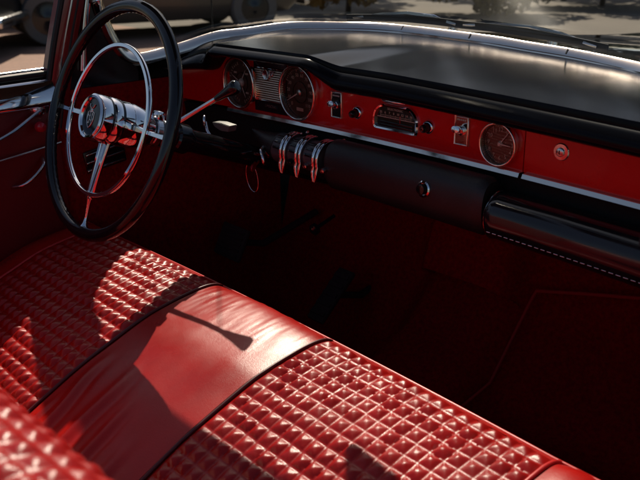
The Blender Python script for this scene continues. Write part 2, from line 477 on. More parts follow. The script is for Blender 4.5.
# toggle plates
def toggle(cx, cz):
    y = bow(cx); bm = B(); w, h = .0155, .0265
    extrude_outline(bm, [(cx - w, cz - h), (cx + w, cz - h), (cx + w, cz + h), (cx - w, cz + h)], lambda p, d: V(p[0], y - d, p[1]), -.001, .0028)
    t = obj('switch_plate', bm, M['chrome'], dash, smooth=False)
    bm = B()
    extrude_outline(bm, [(cx - w + .003, cz - h + .003), (cx + w - .003, cz - h + .003), (cx + w - .003, cz + h - .003), (cx - w + .003, cz + h - .003)], lambda p, d: V(p[0], y - d, p[1]), .002, .0034)
    obj('inset', bm, M['black_gloss'] if cx < 0 else M['chrome_warm'], t, smooth=False)
    bm = B(); tube(bm, [V(cx + a * (w - .0006), y - .0030, cz + b * (h - .0006)) for a, b in ((-1, -1), (0, -1), (1, -1), (1, 0), (1, 1), (0, 1), (-1, 1), (-1, 0))], .0017, 10, closed=True, up=V(0, 1, 0)); obj('plate_rim', bm, M['chrome_warm'], t, angle=60)
    bm = B()
    lathe(bm, [(.0085, 0), (.0085, .004), (.0060, .006)], V(cx, y - .003, cz), V(0, -1, 0), 24)
    obj('collar', bm, M['chrome_worn'], t)
    bm = B()
    sweep(bm, [V(cx, y - .006, cz - .001), V(cx, y - .013, cz + .002), V(cx, y - .017, cz + .004), V(cx, y - .0205, cz + .005), V(cx, y - .0215, cz + .0052)], circ(1, 16, 1.5), scale=[.0050, .0056, .0066, .0060, .0030], up=V(0, 0, 1))
    obj('toggle', bm, M['chrome'], t)
    bm = B()
    for k in range(5): box(bm, (cx - .0085 + .0042 * k, y - .0036, cz + .0190), (.0024, .0008, .0030))
    obj('marking', bm, M['white_print'], t, smooth=False)
toggle(-.164, .0545); toggle(.162, .0535)

# radio
def radio():
    cx, cz = .0005, .0490; w, h0, h1 = .0585, -.0250, .0265
    def outline(k):
        ww, a, b = w - k, h0 + k, h1 - k; r = .030 - k; rs = .009 - k * .5
        pts = [(ww - rs + rs * math.sin(t), a + rs - rs * math.cos(t)) for t in [PI / 2 * i / 5 for i in range(6)]]
        pts += [(ww - r + r * math.cos(t), b - r + r * math.sin(t)) for t in [PI / 2 * i / 9 for i in range(10)]]
        pts += [(-x, z) for x, z in pts[::-1]]
        return [(cx + x, cz + z) for x, z in pts]
    bm = B(); A = outline(0); C = outline(.0022); D = outline(.0052)
    rings = [[bm.verts.new(V(x, bow(x) - d, z)) for x, z in ring] for ring, d in ((A, -.002), (A, .004), (C, .0075), (D, .0065), (D, .001))]
    n = len(A)
    for P, Q in zip(rings, rings[1:]):
        for i in range(n): bm.faces.new((P[i], P[(i + 1) % n], Q[(i + 1) % n], Q[i]))
    rd = obj('radio', bm, M['chrome'], dash, angle=30)
    bm = B(); extrude_outline(bm, outline(.0050), lambda p, d: V(p[0], bow(p[0]) - d, p[1]), -.001, .0022); fc = obj('radio_face', bm, M['radio'], rd, smooth=False)
    bm = B()
    for i in range(25):
        X = cx - .040 + .0033 * i; box(bm, (X, bow(X) - .0026, cz + .004), (.0007, .0008, .005 if i % 4 == 0 else .0028))
    for i, s in enumerate(('55', '6', '7', '8', '10', '12', '14', '16')):
        X = cx - .039 + .0112 * i; merge(bm, text_bm(s, .0066, V(X, bow(X) - .0026, cz + .0095), V(1, 0, 0), V(0, 0, 1)))
    box(bm, (cx, bow(cx) - .0026, cz + .0005), (.098, .0008, .0013))
    merge(bm, text_bm('SELECTRONIC', .0058, V(cx - .002, bow(cx) - .0026, cz + .0172), V(1, 0, 0), V(0, 0, 1), .0003, 1.1))
    obj('dial_marking', bm, M['cream'], fc, smooth=False)
    bm = B(); box(bm, (cx + .012, bow(cx) - .0032, cz - .001), (.0012, .001, .017)); obj('needle', bm, M['red_knob'], fc, smooth=False)
    bm = B()
    for k in range(2): box(bm, (cx, bow(cx) - .0036, cz - .009 - .006 * k), (.090, .0022, .0042), bevel=.0008)
    obj('push_bar', bm, M['black_gloss'], fc)
    bm = B(); X0 = cx - .006
    sweep(bm, [V(X0 - .030, bow(X0) - .003, cz + .0335), V(X0 - .022, bow(X0) - .006, cz + .0338), V(X0, bow(X0) - .007, cz + .0335), V(X0 + .022, bow(X0) - .006, cz + .0335), V(X0 + .030, bow(X0) - .003, cz + .0332)], circ(1, 12, 1.0), scale=[.0022, .0036, .0040, .0036, .0022], up=V(0, 0, 1))
    np_ = obj('nameplate', bm, M['chrome'], rd)
    for kx in (-.105, .083):
        o = V(kx, bow(kx), .0465)
        bm = B(); lathe(bm, [(.0125, -.002), (.0132, .002), (.0118, .005), (.0098, .006), (.0090, .0035), (.0088, 0)], o, V(0, -1, 0), 32); k = obj('radio_knob', bm, M['chrome'], dash)
        bm = B(); lathe(bm, [(.0086, .001), (.0082, .010), (.0076, .0175), (.0062, .0200), (.0030, .0192), (0, .0190)], o, V(0, -1, -.05), 28); obj('knob_cap', bm, M['black_bakelite'], k)
        bm = B(); lathe(bm, [(.0032, .0188), (.0036, .0206), (0, .0210)], o, V(0, -1, -.05), 16); obj('knob_badge', bm, M['chrome'], k)
radio()

# glove box lock
o = V(.369, bow(.369), .053)
bm = B(); lathe(bm, [(.0138, -.001), (.0142, .0016), (.0128, .0030), (.0075, .0034), (.0070, .006), (.0052, .0072), (0, .0072)], o, V(0, -1, 0), 36)
lk = obj('lock', bm, M['chrome_worn'], glove)
bm = B(); box(bm, o + V(.0, -.0076, 0), (.0014, .001, .0068)); obj('keyhole', bm, M['rubber'], lk, smooth=False)

# small pull knobs under the trim
for X in (-.238, -.128):
    o = V(X, bow(X) - .006, -.011)
    bm = B(); lathe(bm, [(.0020, 0), (.0020, .006), (.0038, .0075), (.0044, .0105), (.0036, .0135), (0, .015)], o, V(0, -1, -.15), 20); obj('pull_knob', bm, M['chrome'], dash)

# heater drum with three chrome levers
bm = B()
P = [V(-.300 + .0165 * i, bow(-.3 + .0165 * i) - .036, -.052) for i in range(10)]
tube(bm, P, .033, 28)
drum = obj('heater_drum', bm, M['grey_metal'], dash, angle=35)
for X in (-.279, -.231, -.181):
    bm = B()
    for k in range(3):
        a = math.radians(120 + 22 * k); box(bm, V(X, bow(X) - .036 + .0335 * math.cos(a), -.052 + .0335 * math.sin(a)), (.024, .006, .004), Matrix.Rotation(a - PI / 2, 3, 'X'), bevel=.001)
    obj('drum_slot', bm, M['black_gloss'], drum)
for X in (-.2555, -.207, -.1545):
    bm = B(); c = V(X, bow(X) - .036, -.052)
    for dx in (-.0058, .0058):
        pts = [c + V(dx, .0375 * math.cos(t), .0375 * math.sin(t)) for t in [math.radians(70 + 8 * i) for i in range(17)]]
        end = pts[-1]
        pts += [end + V(0, -.003, -.008), end + V(-dx * .15, -.004, -.018), end + V(-dx * .6, -.004, -.0290)]
        tube(bm, pts, [.0040] * (len(pts) - 3) + [.0042, .0040, .0028], 10, up=V(1, 0, 0))
    obj('heater_lever', bm, M['chrome'], drum)
    bm = B(); lathe(bm, [(.0040, -.004), (.0062, .002), (.0056, .007), (0, .0085)], c + V(.024, -.0325, -.012), V(0, -1, -.2), 20); obj('lever_knob', bm, M['chrome_worn'] if X > -.25 else M['black_bakelite'], drum)
# pointed shroud left of the drum
bm = B()
sweep(bm, [V(-.398, -.045, -.028), V(-.37, -.046, -.036), V(-.335, -.046, -.046), V(-.300, -.044, -.052)], circ(1, 20), scale=[.004, .013, .024, .0328], up=V(0, 0, 1))
obj('duct_shroud', bm, M['black_roll'], drum, angle=50)
# ignition lock
bm = B(); o = V(-.325, -.062, -.066)
lathe(bm, [(.010, -.01), (.0112, .002), (.0100, .0055), (.0060, .007), (0, .007)], o, V(0, -1, -.25), 28)
obj('ignition_lock', bm, M['chrome'], dash)
bm = B(); tube(bm, spline([(-.330, -.070, -.052), (-.320, -.084, -.056), (-.308, -.090, -.068), (-.305, -.088, -.084)], 6), [.0042] * 16 + [.0040, .0034, .0026], 12); obj('ignition_lever', bm, M['chrome'], dash)
# pale column bracket plate and its hook
bm = B()
extrude_outline(bm, [(-.364, .012), (-.342, .013), (-.316, .009), (-.320, -.004), (-.342, -.004), (-.358, .003)], lambda p, d: V(p[0], -.155 - d + (p[0] + .35) * .25, p[1] + .003), 0, .02)
bmesh.ops.bevel(bm, geom=bm.edges[:], offset=.0012, segments=2, affect='EDGES')
obj('column_bracket', bm, mat('bracket_grey', (.12, .115, .11), .45, metal=.3), dash)

# ------------------------------------------------------------------ KEYS hanging from the ignition
ko = V(-.330, -.085, -.075)
kt = thing('key_ring', ko, 'thin wire key ring with key hanging from the ignition lock left of the heater levers', 'key ring')
bm = B()
pts = [ko + V(-.020 + .0155 * math.sin(a) - .006 * math.cos(a), -.004 + .004 * math.sin(a), -.046 + .032 * math.cos(a)) for a in [2 * PI * i / 40 for i in range(40)]]
tube(bm, pts, .0011, 8, closed=True); obj('wire_loop', bm, M['chrome_worn'], kt)
bm = B()
extrude_outline(bm, [(-.0035, .0), (.0035, .0), (.004, .012), (.010, .016), (.0105, .026), (.005, .032), (-.005, .032), (-.0105, .026), (-.010, .016), (-.004, .012)],
                lambda p, d: ko + V(d, .006 - p[1] * .75 - .004, p[0] * .9 - .006 - p[1] * .45), -.001, .001)
obj('ignition_key', bm, M['chrome'], kt, smooth=False)
bm = B(); lathe(bm, [(0, -.0015), (.0065, -.0012), (.0072, 0), (.0065, .0012), (0, .0015)], ko + V(.006, -.022, -.016), V(-.8, -.6, .2), 20); obj('red_fob', bm, M['red_knob'], kt)

# ------------------------------------------------------------------ STEERING WHEEL
TL = math.radians(21.07); Cw = V(-.359, -.4183, .0556)
n_ = V(0, -math.cos(TL), math.sin(TL)); e1 = V(1, 0, 0); e2 = V(0, math.sin(TL), math.cos(TL))
def wp(x, y, s): return Cw + e1 * x + e2 * y - n_ * s        # s: depth away from the driver
wheel = thing('steering_wheel', Cw, 'large thin black steering wheel with chrome horn ring and round crest hub', 'steering wheel')
bm = B(); n = 220; k = 18; RR = .2205; rows = []
for i in range(n):
    a = 2 * PI * i / n; row = []
    for j in range(k):
        t = 2 * PI * j / k
        rr = .0130; dz = rr * .92 * math.sin(t); dr = rr * math.cos(t)
        # finger grips on the rim's inner far side
        g = smoothstep(.25, .9, math.cos(t - math.radians(140)))
        f = 1 - .11 * g * (0.5 + .5 * math.cos(a * 84)) ** 1.5
        row.append(bm.verts.new(wp((RR + dr * f) * math.cos(a), (RR + dr * f) * math.sin(a), dz * f)))
    rows.append(row)
for i in range(n):
    A, C = rows[i], rows[(i + 1) % n]
    for j in range(k): bm.faces.new((A[j], A[(j + 1) % k], C[(j + 1) % k], C[j]))
rim = obj('rim', bm, M['black_bakelite'], wheel)
# horn ring
bm = B(); n = 120
pts = [wp(.1445 * math.cos(2 * PI * i / n), .1445 * math.sin(2 * PI * i / n), -.003) for i in range(n)]
rows = []
prof = [(.0046, .0026), (.0030, .0046), (-.0030, .0046), (-.0046, .0026), (-.0046, -.0026), (-.0028, -.0046), (.0028, -.0046), (.0046, -.0026)]
for i in range(n):
    a = 2 * PI * i / n; rd = e1 * math.cos(a) + e2 * math.sin(a)
    rows.append([bm.verts.new(pts[i] + rd * p + n_ * q) for p, q in prof])
for i in range(n):
    A, C = rows[i], rows[(i + 1) % n]
    for j in range(8): bm.faces.new((A[j], A[(j + 1) % 8], C[(j + 1) % 8], C[j]))
ring = obj('horn_ring', bm, M['chrome'], wheel, angle=50)
# hub body
bm = B()
lathe(bm, [(0, .033), (.0345, .033), (.0365, .0375), (.0405, .0385), (.0440, .036), (.0450, .030), (.0450, .016), (.0438, .013), (.0438, .009), (.0452, .006), (.0452, -.006), (.0440, -.009),
           (.0438, -.034), (.0425, -.036), (.0425, -.040), (.0432, -.043), (.0400, -.066), (.0330, -.086), (.0260, -.094), (0, -.094)], Cw, n_, 64)
hub = obj('hub', bm, M['chrome'], wheel, angle=30)
bm = B(); lathe(bm, [(.0444, -.0085), (.0446, -.010), (.0446, -.0125), (.0442, -.014)], Cw, n_, 64)
lathe(bm, [(.0440, .0132), (.0443, .0115), (.0440, .0088)], Cw, n_, 64); obj('hub_groove', bm, M['black_gloss'], hub)
bm = B(); lathe(bm, [(0, .0352), (.02, .0350), (.034, .0338), (.0348, .0325)], Cw, n_, 48); fc = obj('hub_face', bm, M['black_bakelite'], hub)
# crest on the hub face
bm = B()
def cp(x, z, d): return Cw + e1 * x + e2 * z + n_ * (.0352 + d)
sh = [(-.0115, .008), (-.0118, -.004), (-.0095, -.0120), (-.004, -.0185), (0, -.0215), (.004, -.0185), (.0095, -.0120), (.0118, -.004), (.0115, .008), (.006, .0095), (0, .0085), (-.006, .0095)]
tube(bm, [cp(x, z, .0006) for x, z in sh], .0011, 8, closed=True)
# diagonal band with squares
for i in range(5):
    for j in range(2):
        if (i + j) % 2 == 0:
            u = -.0078 + .0039 * i; x = u + .0013 * (1 if j else -1); z = .0035 - (u + .0078) * 1.0 + (.0022 if j else -.0016)
            box(bm, cp(x, z - .0002, .0006), (.0026, .0012, .0026), Matrix.Rotation(-TL, 3, 'X'))
tube(bm, [cp(-.0110, .0060, .0006), cp(.0030, -.0085, .0006), cp(.0075, -.0130, .0006)], .0007, 6)
tube(bm, [cp(-.0060, .0090, .0006), cp(.0108, -.0070, .0006)], .0007, 6)
# stag-like head above and cross below right, as small relief strokes
tube(bm, [cp(-.002, .011, .0006), cp(-.0035, .016, .0008), cp(-.0085, .0185, .0006), cp(-.0100, .0235, .0006)], .0010, 6)
tube(bm, [cp(-.001, .012, .0006), cp(.0015, .0165, .0008), cp(.0060, .0190, .0006), cp(.0080, .0240, .0006)], .0010, 6)
lathe(bm, [(0, .002), (.003, .0012), (.0038, 0)], cp(-.0005, .0125, 0), n_, 12)
tube(bm, [cp(.0060, .0020, .0006), cp(.0060, .0070, .0006)], .0007, 6); tube(bm, [cp(.0038, .0046, .0006), cp(.0082, .0046, .0006)], .0007, 6)
tube(bm, [cp(-.0062, -.0095, .0006), cp(-.0032, -.0085, .0008), cp(-.0030, -.0130, .0006), cp(-.0058, -.0125, .0006)], .0009, 6, closed=True)
obj('crest', bm, M['alum'], fc)
# spokes: two short bars to the side, a wide tapering one below, thin rods out to the rim
def bar(p0, p1, w0, w1, th, name, parent, material='chrome'):
    bm = B(); p0, p1 = Vector(p0), Vector(p1); t = (p1 - p0).normalized(); s = t.cross(n_).normalized()
    rows = []
    for i in range(7):
        f = i / 6; w = w0 + (w1 - w0) * f; c = p0.lerp(p1, f)
        rows.append([c + s * a * w + n_ * b * th for a, b in ((-.5, -.35), (-.5, .2), (-.38, .5), (.38, .5), (.5, .2), (.5, -.35))])
    R = grid(bm, rows)
    for a, c in zip(R, R[1:]): bm.faces.new((a[-1], c[-1], c[0], a[0]))
    bm.faces.new(R[0]); bm.faces.new(R[-1][::-1])
    return obj(name, bm, M[material], parent, angle=25)
for s in (-1, 1):
    bar(wp(s * .040, .002, .012), wp(s * .1415, .000, 0), .015, .010, .007, 'spoke', wheel)
    bar(wp(s * .1475, .000, .002), wp(s * .212, .000, .004), .0075, .011, .005, 'spoke', wheel)
for s in (-1, 1):
    bar(wp(s * .0125, -.040, .006), wp(s * .0055, -.142, 0), .0095, .0055, .008, 'spoke', wheel)
bar(wp(0, -.040, .009), wp(0, -.142, .003), .019, .0075, .003, 'spoke_web', wheel, 'chrome_worn')
bm = B(); tube(bm, [wp(0, -.146, 0), wp(0, -.165, .001), wp(0, -.19, .003), wp(0, -.203, .003), wp(0, -.212, .003)], [.0065, .0038, .0032, .0050, .0095], 14, up=e1); obj('spoke', bm, M['chrome'], wheel)
bm = B(); box(bm, wp(0, -.150, -.001), (.016, .007, .009), Matrix.Rotation(-TL, 3, 'X'), bevel=.0015); obj('ring_clip', bm, M['chrome'], ring)
# column and collars
bm = B()
lathe(bm, [(.0, -.088), (.0250, -.088), (.0280, -.094), (.0280, -.112), (.0255, -.116), (.0255, -.150), (.0300, -.154), (.0310, -.178), (.0265, -.186), (.0235, -.195), (.0235, -.46), (.026, -.70), (0, -.70)], Cw, n_, 40)
column = obj('column', bm, M['black_bakelite'], wheel, angle=30)
bm = B(); lathe(bm, [(.0282, -.0955), (.0300, -.0975), (.0300, -.1085), (.0282, -.1105)], Cw, n_, 40); lathe(bm, [(.0260, -.121), (.0272, -.123), (.0272, -.129), (.0260, -.131)], Cw, n_, 40); obj('collar', bm, M['chrome_worn'], column)
bm = B(); box(bm, wp(.004, .034, .104), (.026, .020, .018), Matrix.Rotation(-TL, 3, 'X'), bevel=.005); obj('signal_housing', bm, M['chrome'], column)
# gear lever with flared black knob
K0, K1 = V(-.356, -.302, .016), V(-.234, -.250, .092)
bm = B(); tube(bm, [K0, K0.lerp(K1, .1), K0.lerp(K1, .5), K1, K1.lerp(K0, -.03)], [.0065, .0056, .0050, .0045, .0044], 16); lev = obj('gear_lever', bm, M['chrome'], column)
d = (K1 - K0).normalized()
bm = B(); lathe(bm, [(.0050, -.004), (.0062, .002), (.0080, .018), (.0118, .036), (.0136, .046), (.0132, .051), (.0105, .0545), (0, .056)], K1, d, 32); obj('lever_knob', bm, M['black_bakelite'], lev)
bm = B(); c = V(-.387, -.180, .014)
torus(bm, c, .0105, .0030, V(.75, -.66, 0), V(0, 0, 1), 30, 10, math.radians(-150), math.radians(120)); tube(bm, [V(-.368, -.180, -.016), V(-.380, -.180, -.006), c + V(-.008, .007, -.005)], .0034, 10); obj('signal_hook', bm, M['chrome'], column)

# ------------------------------------------------------------------ BENCH SEAT
seat = thing('bench_seat', (0, -.6, -.55), 'red leather bench seat with square tufted cushions either side of a smooth centre panel', 'car seat')
SP = [(-.86, -.440), (-.80, -.405), (-.745, -.378), (-.694, -.352), (-.62, -.3155), (-.56, -.2915), (-.497, -.268), (-.455, -.2575), (-.40, -.2485), (-.365, -.2455), (-.342, -.2470), (-.326, -.2530), (-.3135, -.2650), (-.3075, -.2800), (-.3055, -.300)]
SPd = spline([(0, y, z) for y, z in SP], 14)
SL = [0]
for a, b in zip(SPd, SPd[1:]): SL.append(SL[-1] + (b - a).length)
def seat_at(s):
    s = max(0, min(SL[-1], s))
    lo, hi = 0, len(SL) - 1
    while hi - lo > 1:
        m = (lo + hi) // 2
        if SL[m] <= s: lo = m
        else: hi = m
    t = (s - SL[lo]) / (SL[hi] - SL[lo] + 1e-9); p = SPd[lo].lerp(SPd[hi], t)
    d = (SPd[hi] - SPd[lo]).normalized(); nn = Vector((0, -d.z, d.y))
    return p, nn
def seat_bow(X): return .010 * (1 - min(1.4, (X / .5) ** 2)) - .004
def seat_point(X, s, h):
    p, nn = seat_at(s); f = smoothstep(.2, .6, s)
    return Vector((X, p.y + nn.y * h + seat_bow(X) * f, p.z + nn.z * h))
# backrest profile (front face upward, over the top, down behind)
BP = [(-.775, -.400), (-.79, -.36), (-.815, -.28), (-.842, -.19), (-.868, -.10), (-.892, -.02), (-.908, .030), (-.924, .062), (-.948, .084), (-.980, .094), (-1.012, .088), (-1.035, .068), (-1.046, .040), (-1.048, -.05), (-1.03, -.25), (-1.0, -.42)]
BPd = spline([(0, y - .02, z - .036) for y, z in BP], 12)
BL = [0]
for a, b in zip(BPd, BPd[1:]): BL.append(BL[-1] + (b - a).length)
def back_at(s):
    s = max(0, min(BL[-1], s)); lo, hi = 0, len(BL) - 1
    while hi - lo > 1:
        m = (lo + hi) // 2
        if BL[m] <= s: lo = m
        else: hi = m
    t = (s - BL[lo]) / (BL[hi] - BL[lo] + 1e-9); p = BPd[lo].lerp(BPd[hi], t)
    d = (BPd[hi] - BPd[lo]).normalized(); return p, Vector((0, d.z, -d.y))
def back_point(X, s, h):
    p, nn = back_at(s); f = smoothstep(.1, .5, s)
    return Vector((X, p.y + nn.y * h + .012 * f * (1 - min(1.6, (X / .5) ** 2)) * -1, p.z + nn.z * h))

def quilt(pt, X0, X1, s0, s1, nx, ns, amp, per, seed, fade=.0):
    """square tufts: puffed pyramids with sunken seams, every tuft a little different"""
    rnd = random.Random(seed)
    H = [[rnd.uniform(.72, 1.18) for _ in range(ns)] for _ in range(nx)]
    SX = [[rnd.uniform(-.10, .10) for _ in range(ns)] for _ in range(nx)]
    SY = [[rnd.uniform(-.10, .10) for _ in range(ns)] for _ in range(nx)]
    bm = B(); P = []
    for i in range(nx * per + 1):
        u = i / per; ci = min(nx - 1, int(u)); fu = u - ci
        row = []
        for j in range(ns * per + 1):
            v = j / per; cj = min(ns - 1, int(v)); fv = v - cj
            wx = .10 * noise.noise(Vector((u * .45, v * .45, seed))); wy = .10 * noise.noise(Vector((u * .45, v * .45, seed + 20)))
            a, b = abs(2 * fu - 1), abs(2 * fv - 1)
            # peak slightly off-centre
            pu, pv = .5 + SX[ci][cj] * .5, .5 + SY[ci][cj] * .5
            au = fu / pu if fu < pu else (1 - fu) / (1 - pu)
            bv = fv / pv if fv < pv else (1 - fv) / (1 - pv)
            pyr = min(au, bv)
            pil = (1 - a ** 2.2) * (1 - b ** 2.2)
            rr = ((1 - au) ** 7 + (1 - bv) ** 7) ** (1 / 7)
            h = amp * H[ci][cj] * (.20 * pil ** .8 + .40 * (1 - min(1, rr) ** 1.6) + .46 * (1 - min(1, rr)) ** .92)
            h += .10 * amp * noise.noise(Vector((u * 2.6, v * 2.6, seed + 5))) * min(1, pil * 2)
            X = X0 + (X1 - X0) * (u + wx * .6) / nx if 0 < i < nx * per else X0 + (X1 - X0) * u / nx
            s = s0 + (s1 - s0) * (v + wy * .6) / ns if 0 < j < ns * per else s0 + (s1 - s0) * v / ns
            row.append(pt(X, s, h + .0015 * noise.noise(Vector((X * 9, s * 9, seed)))))
        P.append(row)
    grid(bm, P); return bm

W0, W1 = .158, .604
S_CREST = SL[-1] - .060           # where the tufting ends at the front edge
# core
bm = B(); rows = []
for X in [-.70 + 1.40 * i / 40 for i in range(41)]:
    top = [seat_point(X, SL[-1] * k / 40, -.009) for k in range(41)]
    rows.append(top + [Vector((X, -.318, -.40)), Vector((X, -.34, -.50)), Vector((X, -.86, -.52))])
R = grid(bm, rows)
for a, c in zip(R, R[1:]): bm.faces.new((a[-1], c[-1], c[0], a[0]))
bm.faces.new(R[0]); bm.faces.new(R[-1][::-1])
cushion = obj('cushion', bm, M['leather_smooth'], seat)
for sgn in (1, -1):
    x0, x1 = (W0 + .006, W1 - .004) if sgn > 0 else (-W1 + .004, -W0 - .006)
    bm = quilt(seat_point, x0, x1, .03, S_CREST, 18, 21, .0060, 10, 11 if sgn > 0 else 23)
    obj('tufted_panel', bm, M['leather'], cushion, angle=75, recalc=False)
# smooth front border over the edge
for sgn in (1, -1):
    x0, x1 = (W0 + .006, W1 - .004) if sgn > 0 else (-W1 + .004, -W0 - .006)
    bm = B(); P = []
    for i in range(61):
        X = x0 + (x1 - x0) * i / 60
        P.append([seat_point(X, S_CREST + .001 + (SL[-1] - S_CREST) * k / 10, .0030 * math.sin(PI * min(1, k / 5)) + .0006 * noise.noise(Vector((X * 40, k, sgn)))) for k in range(11)])
    grid(bm, P); obj('front_border', bm, M['leather_smooth'], cushion, recalc=False)
# smooth centre panel with stretch folds
bm = B(); P = []
def folds(X, s):
    h = .0055 * (1 - (X / W0) ** 2)
    f = 0
    for (xc, sl, w, a, s_a, s_b) in ((-.105, -.16, .011, .0030, .03, .30), (-.035, -.10, .013, .0026, .05, .32), (.028, -.20, .010, .0022, .08, .27), (.085, -.12, .012, .0020, .02, .22), (-.13, .10, .008, .0018, .06, .2)):
        d = (X - xc - sl * (s - .2) - .012 * noise.noise(Vector((s * 9, xc * 30, 0)))) / w
        env = smoothstep(s_a, s_a + .09, s) * (1 - smoothstep(s_b - .07, s_b + .04, s))
        f += 1.6 * a * env * (math.exp(-d * d) - .6 * math.exp(-((d - 1.7) ** 2)))
    g = smoothstep(SL[-1] - .22, SL[-1] - .06, s)
    f += .0013 * g * noise.noise(Vector((X * 38 + s * 6, s * 7, 3))) + .0008 * g * noise.noise(Vector((X * 90, s * 14, 8)))
    f += .0010 * noise.noise(Vector((X * 14, s * 10, 1)))
    return h + f
for i in range(101):
    X = -W0 + .006 + (2 * W0 - .012) * i / 100
    P.append([seat_point(X, .02 + (SL[-1] - .02) * k / 170, folds(X, .02 + (SL[-1] - .02) * k / 170)) for k in range(171)])
grid(bm, P); obj('centre_panel', bm, M['leather_smooth'], cushion, angle=80, recalc=False)
# end bolsters
for sgn in (1, -1):
    bm = B(); P = []
    for i in range(21):
        t = i / 20; X = sgn * (W1 + .004 + .10 * t)
        drop = .0 if t < .45 else -.055 * ((t - .45) / .55) ** 2
        P.append([seat_point(X, .02 + (SL[-1] - .02) * k / 80, .0045 * math.sin(PI * min(1, t * 1.6)) + drop + .0007 * noise.noise(Vector((X * 30, k * .3, 4)))) for k in range(81)])
    grid(bm, P); obj('end_bolster', bm, M['leather_smooth'], cushion, recalc=False)
# welts along the seams and the front edge
for X in (-W1, -W0, W0, W1):
    bm = B(); tube(bm, [seat_point(X + .0005 * noise.noise(Vector((k * .3, X * 9, 0))), .02 + (SL[-1] - .02) * k / 90, .0012) for k in range(91)], .0031, 10, up=V(1, 0, 0))
    obj('welt', bm, M['dark_seam'] if abs(X) < .3 else M['piping'], cushion)
bm = B(); tube(bm, [seat_point(-.70 + 1.4 * k / 140, SL[-1] - .046 + .0006 * noise.noise(Vector((k * .2, 0, 0))), .0022) for k in range(141)], .0027, 10); obj('front_welt', bm, M['piping'], cushion)

# backrest
bm = B(); rows = []
for X in [-.69 + 1.40 * i / 40 for i in range(41)]:
    rows.append([back_point(X, BL[-1] * k / 50, -.009) for k in range(51)])
R = grid(bm, rows)
for a, c in zip(R, R[1:]): bm.faces.new((a[-1], c[-1], c[0], a[0]))
bm.faces.new(R[0]); bm.faces.new(R[-1][::-1])
backrest = obj('backrest', bm, M['leather_smooth'], seat)
SB = BL[-1] * .70
for sgn in (1, -1):
    x0, x1 = (W0 + .006, W1 + .09) if sgn > 0 else (-W1 - .08, -W0 - .006)
    bm = quilt(back_point, x0, x1, .03, .68, 24, 29, .0052, 8, 31 if sgn > 0 else 43); obj('tufted_panel', bm, M['leather'], backrest, angle=75, recalc=False)
bm = B(); P = []
for i in range(41):
    X = -W0 + .006 + (2 * W0 - .012) * i / 40
    P.append([back_point(X, .02 + .66 * k / 60, .006 * (1 - (X / W0) ** 2)) for k in range(61)])
grid(bm, P); obj('centre_panel', bm, M['leather_smooth'], backrest, recalc=False)

# ------------------------------------------------------------------ CAR BODY
car = thing('convertible_car', (0, .3, -.9), 'black and red vintage convertible seen from inside, with chrome windshield frame and dark red carpet', 'car')
# floor and firewall carpet (one skin with the gearbox hump)
bm = B(); P = []
def hump(X, y): return .14 * (1 - smoothstep(.09, .165, abs(X))) * smoothstep(-.15, .3, y)
for i in range(113):
    X = -.70 + 1.40 * i / 112; row = []
    for k in range(52):
        if k < 34: y = -1.35 + 1.50 * k / 33; z = -.575 + hump(X, y)
        elif k < 43:
            t = (k - 33) / 9; y = .15 + .12 * t; z = -.575 + hump(X, .15) + t * (.16 - hump(X, .15) * .55)
        else:
            t = (k - 42) / 9; y = .27 + .05 * t - .07 * (1 - smoothstep(.10, .150, abs(X))) ; z = -.415 + hump(X, .2) * .45 * (1 - t) + .20 * t
        row.append(Vector((X, y, z + .0035 * noise.noise(Vector((X * 8, y * 8, z * 8))))))
    P.append(row)
grid(bm, P); obj('floor_carpet', bm, M['carpet'], car, recalc=False, angle=60)
bm = B(); tube(bm, [V(.172, .262, -.335), V(.164, .255, -.36), V(.150, .235, -.42), V(.142, .16, -.53), V(.14, .0, -.566)], .0035, 8); 
obj('carpet_binding', bm, mat('carpet_binding', (.36, .012, .014), .8), car)
bm = B(); tube(bm, [V(.172, .262, -.335), V(.28, .264, -.307), V(.39, .264, -.280), V(.52, .264, -.252)], .004, 8); obj('carpet_binding', bm, bpy.data.materials['carpet_binding'], car)
bm = B(); box(bm, (0, .345, -.115), (1.38, .02, .25)); obj('firewall', bm, M['black_dull'], car, smooth=False)
# pedals
def pedal(c, w, h, tilt, name):
    bm = B(); rot = Matrix.Rotation(math.radians(tilt), 3, 'X')
    box(bm, c, (w, .012, h), rot, bevel=.004)
    p = obj(name, bm, mat('pedal_rubber', (.022, .010, .010), .8) if 'pedal_rubber' not in bpy.data.materials else bpy.data.materials['pedal_rubber'], car)
    bm = B()
    for k in range(5): box(bm, Vector(c) + rot @ V(0, -.0075, -h * .36 + h * .18 * k), (w * .86, .004, h * .07), rot)
    obj('tread', bm, bpy.data.materials['pedal_rubber'], p, smooth=False)
    bm = B(); tube(bm, [Vector(c) + V(0, .006, 0), Vector(c) + V(0, .10, -.03), Vector(c) + V(.01, .28, .02)], .009, 10); obj('pedal_arm', bm, bpy.data.materials['pedal_rubber'], p)
pedal((-.555, -.010, -.350), .105, .085, -28, 'brake_pedal')
pedal((-.30, .10, -.45), .055, .15, -48, 'accelerator')
# handbrake pull
bm = B(); lathe(bm, [(.004, 0), (.004, .05), (.012, .055), (.013, .065), (.006, .07), (0, .071)], V(-.20, .02, -.20), V(0, -1, -.3), 20); obj('brake_pull', bm, M['black_bakelite'], car)
